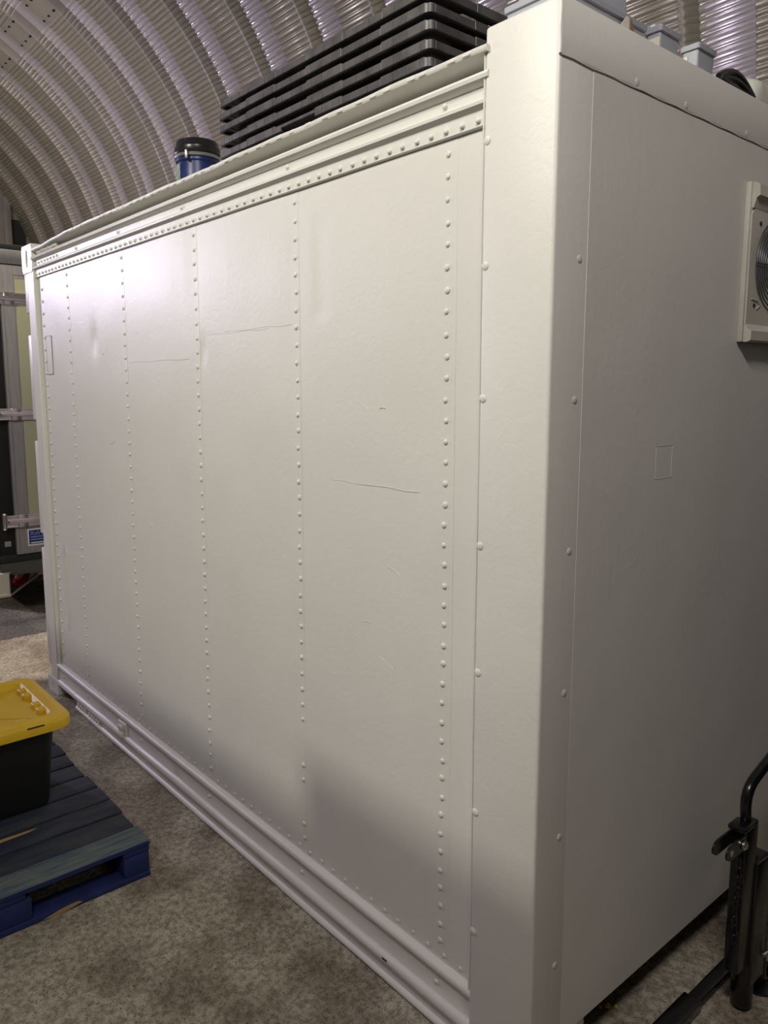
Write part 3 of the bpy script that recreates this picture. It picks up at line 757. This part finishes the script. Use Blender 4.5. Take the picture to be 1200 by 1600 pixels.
# ================================================================== BLACK TUBULAR MACHINE at the container end
def machine():
    T = thing('floor_jack', 'black tubular steel lifting frame with bracket and chain beside the container end', 'lifting frame', (0.2, 0.9, FZ))
    path = [(0.20, 1.12, 0.80), (0.20, 0.998, 0.744), (0.20, 0.824, 0.697), (0.20, 0.745, 0.675), (0.20, 0.712, 0.660), (0.20, 0.694, 0.632), (0.20, 0.693, 0.60), (0.20, 0.70, 0.56), (0.20, 0.718, 0.512), (0.20, 0.750, 0.44), (0.20, 0.79, 0.36), (0.20, 0.82, 0.26), (0.20, 0.83, 0.12)]
    # smooth the path
    P = [Vector(p) for p in path]
    for _ in range(2):
        Q = [P[0]]
        for a, b in zip(P, P[1:]): Q += [a*0.75+b*0.25, a*0.25+b*0.75]
        Q.append(P[-1]); P = Q
    MB().tube(P, 0.0155, 14).build('handle', 'frame_black', T, 60)
    MB().tube([p+Vector((0.0, 0.30, 0.0)) for p in P], 0.0155, 14).build('handle', 'frame_black', T, 60)
    MB().tube([(0.20, 1.12, 0.80), (0.20, 1.42, 0.80)], 0.0155, 14).build('handle_bar', 'frame_black', T, 60)
    b = MB()
    b.box(0.180, 0.224, 0.660, 0.735, 0.10, 0.560, 0.006)
    b.box(0.172, 0.232, 0.735, 0.83, 0.02, 0.42, 0.01)
    b.box(0.176, 0.226, 0.640, 0.700, 0.548, 0.562, 0.003)
    b.build('upright_channel', 'frame_black', T)
    c = MB()
    for xx in (0.178, 0.216):
        c.loft([[(xx+dx, 0.575+0.030*math.cos(R_(a)) - (0.0 if math.cos(R_(a)) < 0 else -0.09), 0.520+0.022*math.sin(R_(a))) for a in range(0, 360, 20)] for dx in (0, 0.006)])
    c.build('latch_bracket', 'frame_black', T)
    MB().lathe([(0.013, 0), (0.013, 0.006), (0.008, 0.010)], (0.224, 0.640, 0.518), 12, 'x').build('pivot_bolt', 'zinc', T)
    MB().lathe([(0.009, 0), (0.009, 0.0012)], (0.2225, 0.572, 0.520), 12, 'x').build('bracket_eye', 'truck_panel', T)
    # chain links
    for i in range(9):
        z = 0.455-i*0.030
        lk = MB(); tw = R_(90*(i % 2)+20); pts = []
        for k in range(13):
            a = 2*PI*k/12; y_ = 0.008*math.cos(a); z_ = 0.018*math.sin(a)
            pts.append((0.212+y_*math.sin(tw), 0.646+y_*math.cos(tw)+0.004*math.sin(i), z+z_))
        lk.tube(pts, 0.0028, 6, cap=False); lk.build('chain_link', 'frame_black', T, 60)
    MB().lathe([(0.030, 0.0), (0.031, 0.004), (0.031, 0.20), (0.024, 0.206)], (0.20, 0.755, -0.052), 20).build('ram_cylinder', 'frame_black', T, 60)
    MB().tube([(0.20, 0.86, 0.25), (0.20, 0.875, 0.0), (0.20, 0.885, FZ+0.012)], 0.019, 12).build('leg', 'frame_black', T, 60)
    MB().lathe([(0.045, 0.0), (0.045, 0.008), (0.02, 0.014)], (0.20, 0.875, FZ), 20).build('foot_plate', 'frame_black', T, 60)
    MB().tube([(0.20, 1.12, 0.30), (0.20, 1.13, FZ)], 0.019, 12).build('leg', 'frame_black', T, 60)
    MB().box(0.18, 0.22, 0.80, 1.14, 0.12, 0.17, 0.004).build('cross_beam', 'frame_black', T)
    MB().tube([(0.235, 0.80, 0.10), (0.245, 0.86, 0.10), (0.25, 0.90, 0.085)], 0.006, 8).build('release_lever', 'zinc', T)
    s = MB(); s.box(0.088, 0.128, 0.62, 0.98, FZ, FZ+0.03, 0.004); s.box(0.080, 0.136, 0.30, 0.64, FZ, FZ+0.038, 0.005)
    s.box(0.10, 0.21, 0.93, 0.97, FZ, FZ+0.03, 0.003)
    s.build('base_leg', 'frame_black', T)
machine()

for i, (x, y, r, lb) in enumerate(((-0.058, 0.445, 0.010, 'largest yellow foam crumb on the floor under the container end'), (-0.04, 0.462, 0.007, 'yellow foam crumb behind the largest one under the container end'), (-0.072, 0.425, 0.006, 'smallest yellow foam crumb, nearest the near corner post'))):
    t = bmesh.new(); bmesh.ops.create_icosphere(t, subdivisions=2, radius=r)
    for v in t.verts: v.co *= random.uniform(0.7, 1.15); v.co += Vector((x, y, FZ+r*0.7))
    m_ = MB(); m_.add(t); tag(m_.build('foam_crumb', 'crumb', None, 60), lb, 'debris', 'yellow foam crumbs by the container end')

# ================================================================== TRUCK beyond the far end
def truck():
    xr = -4.95
    T = thing('box_truck', 'rear of a box truck with steel hinge straps parked beyond the container', 'truck', (xr, 1.2, FZ))
    y0, y1 = 0.02, 2.42
    s = MB()   # body shell
    s.box(xr-5.2, xr-0.02, y0, y0+0.05, 0.50, 2.80, 0.004); s.box(xr-5.2, xr-0.02, y1-0.05, y1, 0.50, 2.80, 0.004)
    s.box(xr-5.2, xr-0.02, y0, y1, 2.74, 2.80, 0.004); s.box(xr-5.2, xr-0.02, y0, y1, 0.50, 0.56, 0.004); s.box(xr-5.2, xr-5.1, y0, y1, 0.50, 2.80)
    s.build('body', 'truck_dark', T)
    MB().box(xr-0.06, xr+0.0, y0, y1, 2.66, 2.76, 0.006).build('header', 'truck_frame', T)
    MB().box(xr-0.08, xr-0.035, 0.055, 0.20, 0.52, 2.68, 0.004).build('corner_post', 'truck_dark', T)
    d = MB()   # door leaf: frame with mitred border and a pale inset
    dy0, dy1, dz0, dz1 = 0.186, 1.20, 0.558, 2.655
    d.box(xr-0.05, xr, dy0, dy1, dz0, dz1, 0.006)
    fw = 0.098
    dd = d.build('door', 'truck_frame', T)
    MB().box(xr-0.01, xr+0.003, dy0+fw, dy1-fw, 0.80, 2.56, 0.002).build('inset_panel', 'truck_panel', dd)
    m_ = MB()
    for (a, b, c, e) in ((dy0+0.012, dy0+0.02, dz0+0.02, dz1-0.02), (dy0+fw-0.012, dy0+fw-0.004, dz0+0.09, dz1-0.06)): m_.box(xr, xr+0.004, a, b, c, e, 0.001)
    m_.box(xr, xr+0.004, dy0+0.012, dy1, dz0+0.018, dz0+0.026, 0.001); m_.box(xr, xr+0.004, dy0+fw-0.012, dy1, dz0+0.09, dz0+0.098, 0.001)
    m_.box(xr, xr+0.004, dy0+fw-0.012, dy1, dz1-0.07, dz1-0.062, 0.001)
    m_.build('moulding', 'truck_frame', dd)
    MB().box(xr-0.05, xr, 1.21, 2.36, dz0, dz1, 0.006).build('door', 'truck_frame', T)
    for zc, hh in ((2.418, 0.042), (1.597, 0.042), (0.812, 0.046)):
        hb = MB()
        hb.box(xr+0.003, xr+0.012, 0.12, 0.80, zc-hh, zc+hh, 0.003)
        hb.box(xr+0.010, xr+0.030, 0.13, 0.80, zc-hh*0.35, zc+hh*0.4, 0.006)
        hb.box(xr+0.010, xr+0.020, 0.12, 0.80, zc+hh*0.72, zc+hh, 0.003); hb.box(xr+0.010, xr+0.020, 0.12, 0.80, zc-hh, zc-hh*0.72, 0.003)
        hb.box(xr+0.012, xr+0.026, 0.20, 0.27, zc-hh*1.05, zc+hh*1.05, 0.004)
        ho = hb.build('hinge_strap', 'chrome', T)
        MB().lathe([(0.012, -hh*1.3), (0.018, -hh*1.2), (0.016, -hh*1.1), (0.016, hh*1.1), (0.020, hh*1.2), (0.010, hh*1.45)], (xr+0.012, 0.108, zc), 14).build('hinge_pin', 'chrome', ho)
    # sticker
    sb = MB().box(xr+0.001, xr+0.0045, 0.262, 0.50, 0.612, 0.742, 0.001).build('sticker', 'sticker_white', dd)
    sp = MB().box(xr+0.0045, xr+0.0055, 0.272, 0.50, 0.626, 0.732).build('sticker_print', 'sticker_blue', sb, 0)
    def tm(y, z): return Matrix(((0, 0, 1, xr+0.0065), (1, 0, 0, y), (0, 1, 0, z), (0, 0, 0, 1)))
    text_mesh('sticker_text', 'Refrig', 0.045, 'sticker_ink', tm(0.281, 0.694), sb)
    for zz in (0.676, 0.656): MB().box(xr+0.0055, xr+0.0065, 0.283, 0.49, zz, zz+0.008).build('sticker_line', 'sticker_ink', sb, 0)
    MB().box(xr+0.0055, xr+0.0065, 0.283, 0.49, 0.632, 0.641).build('sticker_line', 'sticker_white', sb, 0)
    # sill and bumper
    MB().box(xr-0.10, xr-0.03, 0.075, y1, 0.40, 0.556, 0.004).build('sill', 'truck_sill', T)
    MB().box(xr-0.05, xr-0.028, 0.11, 0.155, 0.62, 0.66, 0.003).build('latch', 'truck_frame', T)
    b = MB()
    c0, c1 = Vector((xr+0.01, 0.112)), Vector((xr-0.52, 0.46))
    poly = [(c0.x, -0.02), (c0.x, c0.y), (c1.x, c1.y), (c1.x, 2.42), (c1.x-0.06, 2.42), (c1.x-0.06, c1.y), (c0.x-0.06, c0.y-0.02), (c0.x-0.06, -0.02)]
    b.prism([(p[0], p[1]) for p in poly], 'z', 0.262, 0.430)
    b.prism([(c0.x+0.012, -0.02), (c0.x+0.012, c0.y), (c1.x+0.012, c1.y+0.01), (c1.x-0.05, c1.y+0.01), (c0.x-0.05, c0.y), (c0.x-0.05, -0.02)], 'z', 0.256, 0.276)
    b.build('bumper', 'truck_white', T, 20)
    dr = (c1-c0).normalized(); nr = Vector((-dr.y, dr.x));
    if nr.x < 0: nr = -nr
    def onface(u, v, h): return Vector((c0.x+dr.x*u+nr.x*h, c0.y+dr.y*u+nr.y*h, v))
    def plate(name, poly_, h0, h1, m_, par):
        q = MB(); q.loft([[onface(u, v, h0) for u, v in poly_], [onface(u, v, h1) for u, v in poly_]]); return q.build(name, m_, par)
    def ell(cu, cv, a, b_, n=20, sh=0.0): return [(cu+a*math.cos(2*PI*i/n)+sh*math.sin(2*PI*i/n), cv+b_*math.sin(2*PI*i/n)) for i in range(n)]
    hs = plate('lamp_housing', [(0.01, 0.270), (0.01, 0.412), (0.30, 0.428), (0.36, 0.42), (0.36, 0.32), (0.26, 0.285)], 0.001, 0.008, 'truck_dark', T)
    plate('tail_lamp', ell(0.22, 0.355, 0.185, 0.062), 0.008, 0.028, 'red_lens', T)
    plate('tail_lamp', ell(0.15, 0.385, 0.11, 0.030), 0.028, 0.036, 'pink_lens', T)
    plate('tow_ring', ell(0.46, 0.375, 0.09, 0.045), 0.002, 0.02, 'rubber', T)
    plate('bumper_bolt', ell(0.35, 0.395, 0.03, 0.012), 0.002, 0.02, 'zinc', T)
    # chassis and wheels
    MB().box(xr-5.0, xr-0.7, 0.75, 0.85, 0.28, 0.50).build('chassis_rail', 'truck_dark', T, 0)
    MB().box(xr-5.0, xr-0.7, 1.60, 1.70, 0.28, 0.50).build('chassis_rail', 'truck_dark', T, 0)
    for xx in (xr-1.35, xr-4.6):
        for yy in (0.14, 2.06):
            MB().lathe([(0.18, 0.0), (0.30, 0.0), (0.36, 0.02), (0.365, 0.10), (0.36, 0.20), (0.30, 0.22), (0.18, 0.22)], (xx, yy, FZ+0.365), 32, 'y').build('wheel', 'rubber', T)
truck()

# ================================================================== BEHIND AND BESIDE THE PHOTOGRAPHER (unseen blocker added to cast the long shade low on the container)
cb = thing('shade_blocker', 'added unseen shade cabinet standing across the aisle from the container', 'blocker', (-0.6, -2.1, FZ))  # added out of view to shade the low container side
MB().box(-3.4, 1.3, -2.55, -1.70, FZ, 2.755, 0.003).build('blocker_body', 'blocker_grey', cb)
for i in range(5):
    xx = -3.37+i*0.93
    dr = MB().box(xx, xx+0.91, -1.70, -1.69, 0.05, 2.68, 0.003).build('door', 'blocker_grey', cb)
    MB().tube([(xx+0.84, -1.685, 1.15), (xx+0.84, -1.672, 1.17), (xx+0.84, -1.672, 1.31), (xx+0.84, -1.685, 1.33)], 0.006, 8).build('handle', 'zinc', dr)
bx = thing('shade_step_box', 'added flat box stepping the shade edge, on the unseen cabinet', 'cardboard box', (-0.3, -1.9, 2.755))  # added to raise the shade edge in a step
MB().box(-1.25, 0.9, -2.3, -1.705, 2.756, 2.845, 0.004).build('step_slab', 'blocker_card', bx)
MB().box(-1.25, 0.9, -2.03, -1.98, 2.845, 2.8462).build('tape', 'white_card', bx, 0)

def flood(name, label, p, tgt, w_, h_, m_):
    T = thing(name, label, 'lamp', p)
    q = (Vector(tgt)-Vector(p)).to_track_quat('-Z', 'Y').to_matrix()
    def P(x, y, z): return q @ Vector((x, y, z)) + Vector(p)
    f = MB()
    t = bmesh.new(); bmesh.ops.create_cube(t, size=1.0)
    for v in t.verts: v.co = P(v.co.x*(w_+0.05), v.co.y*(h_+0.05), v.co.z*0.05+0.035)
    f.add(t); f.build('housing', 'lamp_body', T, 0)
    g = MB(); t = bmesh.new(); bmesh.ops.create_cube(t, size=1.0)
    for v in t.verts: v.co = P(v.co.x*w_, v.co.y*h_, v.co.z*0.004+0.006)
    g.add(t); g.build('lens', m_, T, 0)
    b = MB(); b.tube([P(-w_/2-0.03, 0, 0.03), P(-w_/2-0.03, 0, 0.14), P(w_/2+0.03, 0, 0.14), P(w_/2+0.03, 0, 0.03)], 0.008, 6); b.build('bracket', 'lamp_body', T)
M['lens_main'] = mat('lens_main', (0.8, 0.8, 0.8), 0.4, emit=(1, 0.97, 0.86, 25))
M['lens_cool'] = mat('lens_cool', (0.8, 0.8, 0.8), 0.4, emit=(0.80, 0.72, 1.0, 25))
flood('floodlight', 'warm white floodlight high on the vault above the unseen cabinet', MAIN_P, MAIN_T, 0.11, 0.08, 'lens_main')
flood('floodlight', 'cool violet-white floodlight on the vault side near the truck', COOL_P, COOL_T, 0.40, 0.30, 'lens_cool')
flood('added_light', 'added fill light above the near end of the unseen cabinet', FILL_P, FILL_T, 0.9, 0.2, 'lens_warm')  # housing for the added fill light
flood('added_light', 'added light brightening the vault beyond the truck', FAR_P, FAR_T, 1.2, 0.25, 'lens_warm')  # housing for the added far vault light

dl = thing('downlight', 'round black downlight at the ridge above the truck tail', 'lamp', SPOT_P)
MB().lathe([(0.10, 0.02), (0.11, 0.03), (0.11, 0.16), (0.05, 0.20), (0.02, 0.20)], SPOT_P, 24).build('housing', 'lamp_body', dl)
MB().lathe([(0.095, 0.021), (0.095, 0.026), (0.02, 0.028)], SPOT_P, 24).build('lens', 'lens_warm', dl)

# unseen black blocker added to the right, dimming the aisle beside the container end
dm = thing('aisle_blocker', 'added unseen black cabinet standing opposite the container end', 'blocker', (1.35, 1.5, FZ))
MB().box(1.0, 1.7, 0.35, 3.0, FZ+0.06, 2.25, 0.01).build('blocker_body', 'blocker_black', dm)
for k in range(4):
    y_ = 0.37+k*0.655
    dd_ = MB().box(0.985, 1.0, y_, y_+0.64, 0.05, 2.2, 0.004).build('door', 'blocker_black', dm)
    MB().tube([(0.985, y_+0.58, 1.0), (0.965, y_+0.58, 1.02), (0.965, y_+0.58, 1.16), (0.985, y_+0.58, 1.18)], 0.006, 8).build('handle', 'zinc', dd_)
MB().box(1.03, 1.67, 0.40, 2.95, FZ, FZ+0.06).build('plinth', 'rubber', dm, 0)
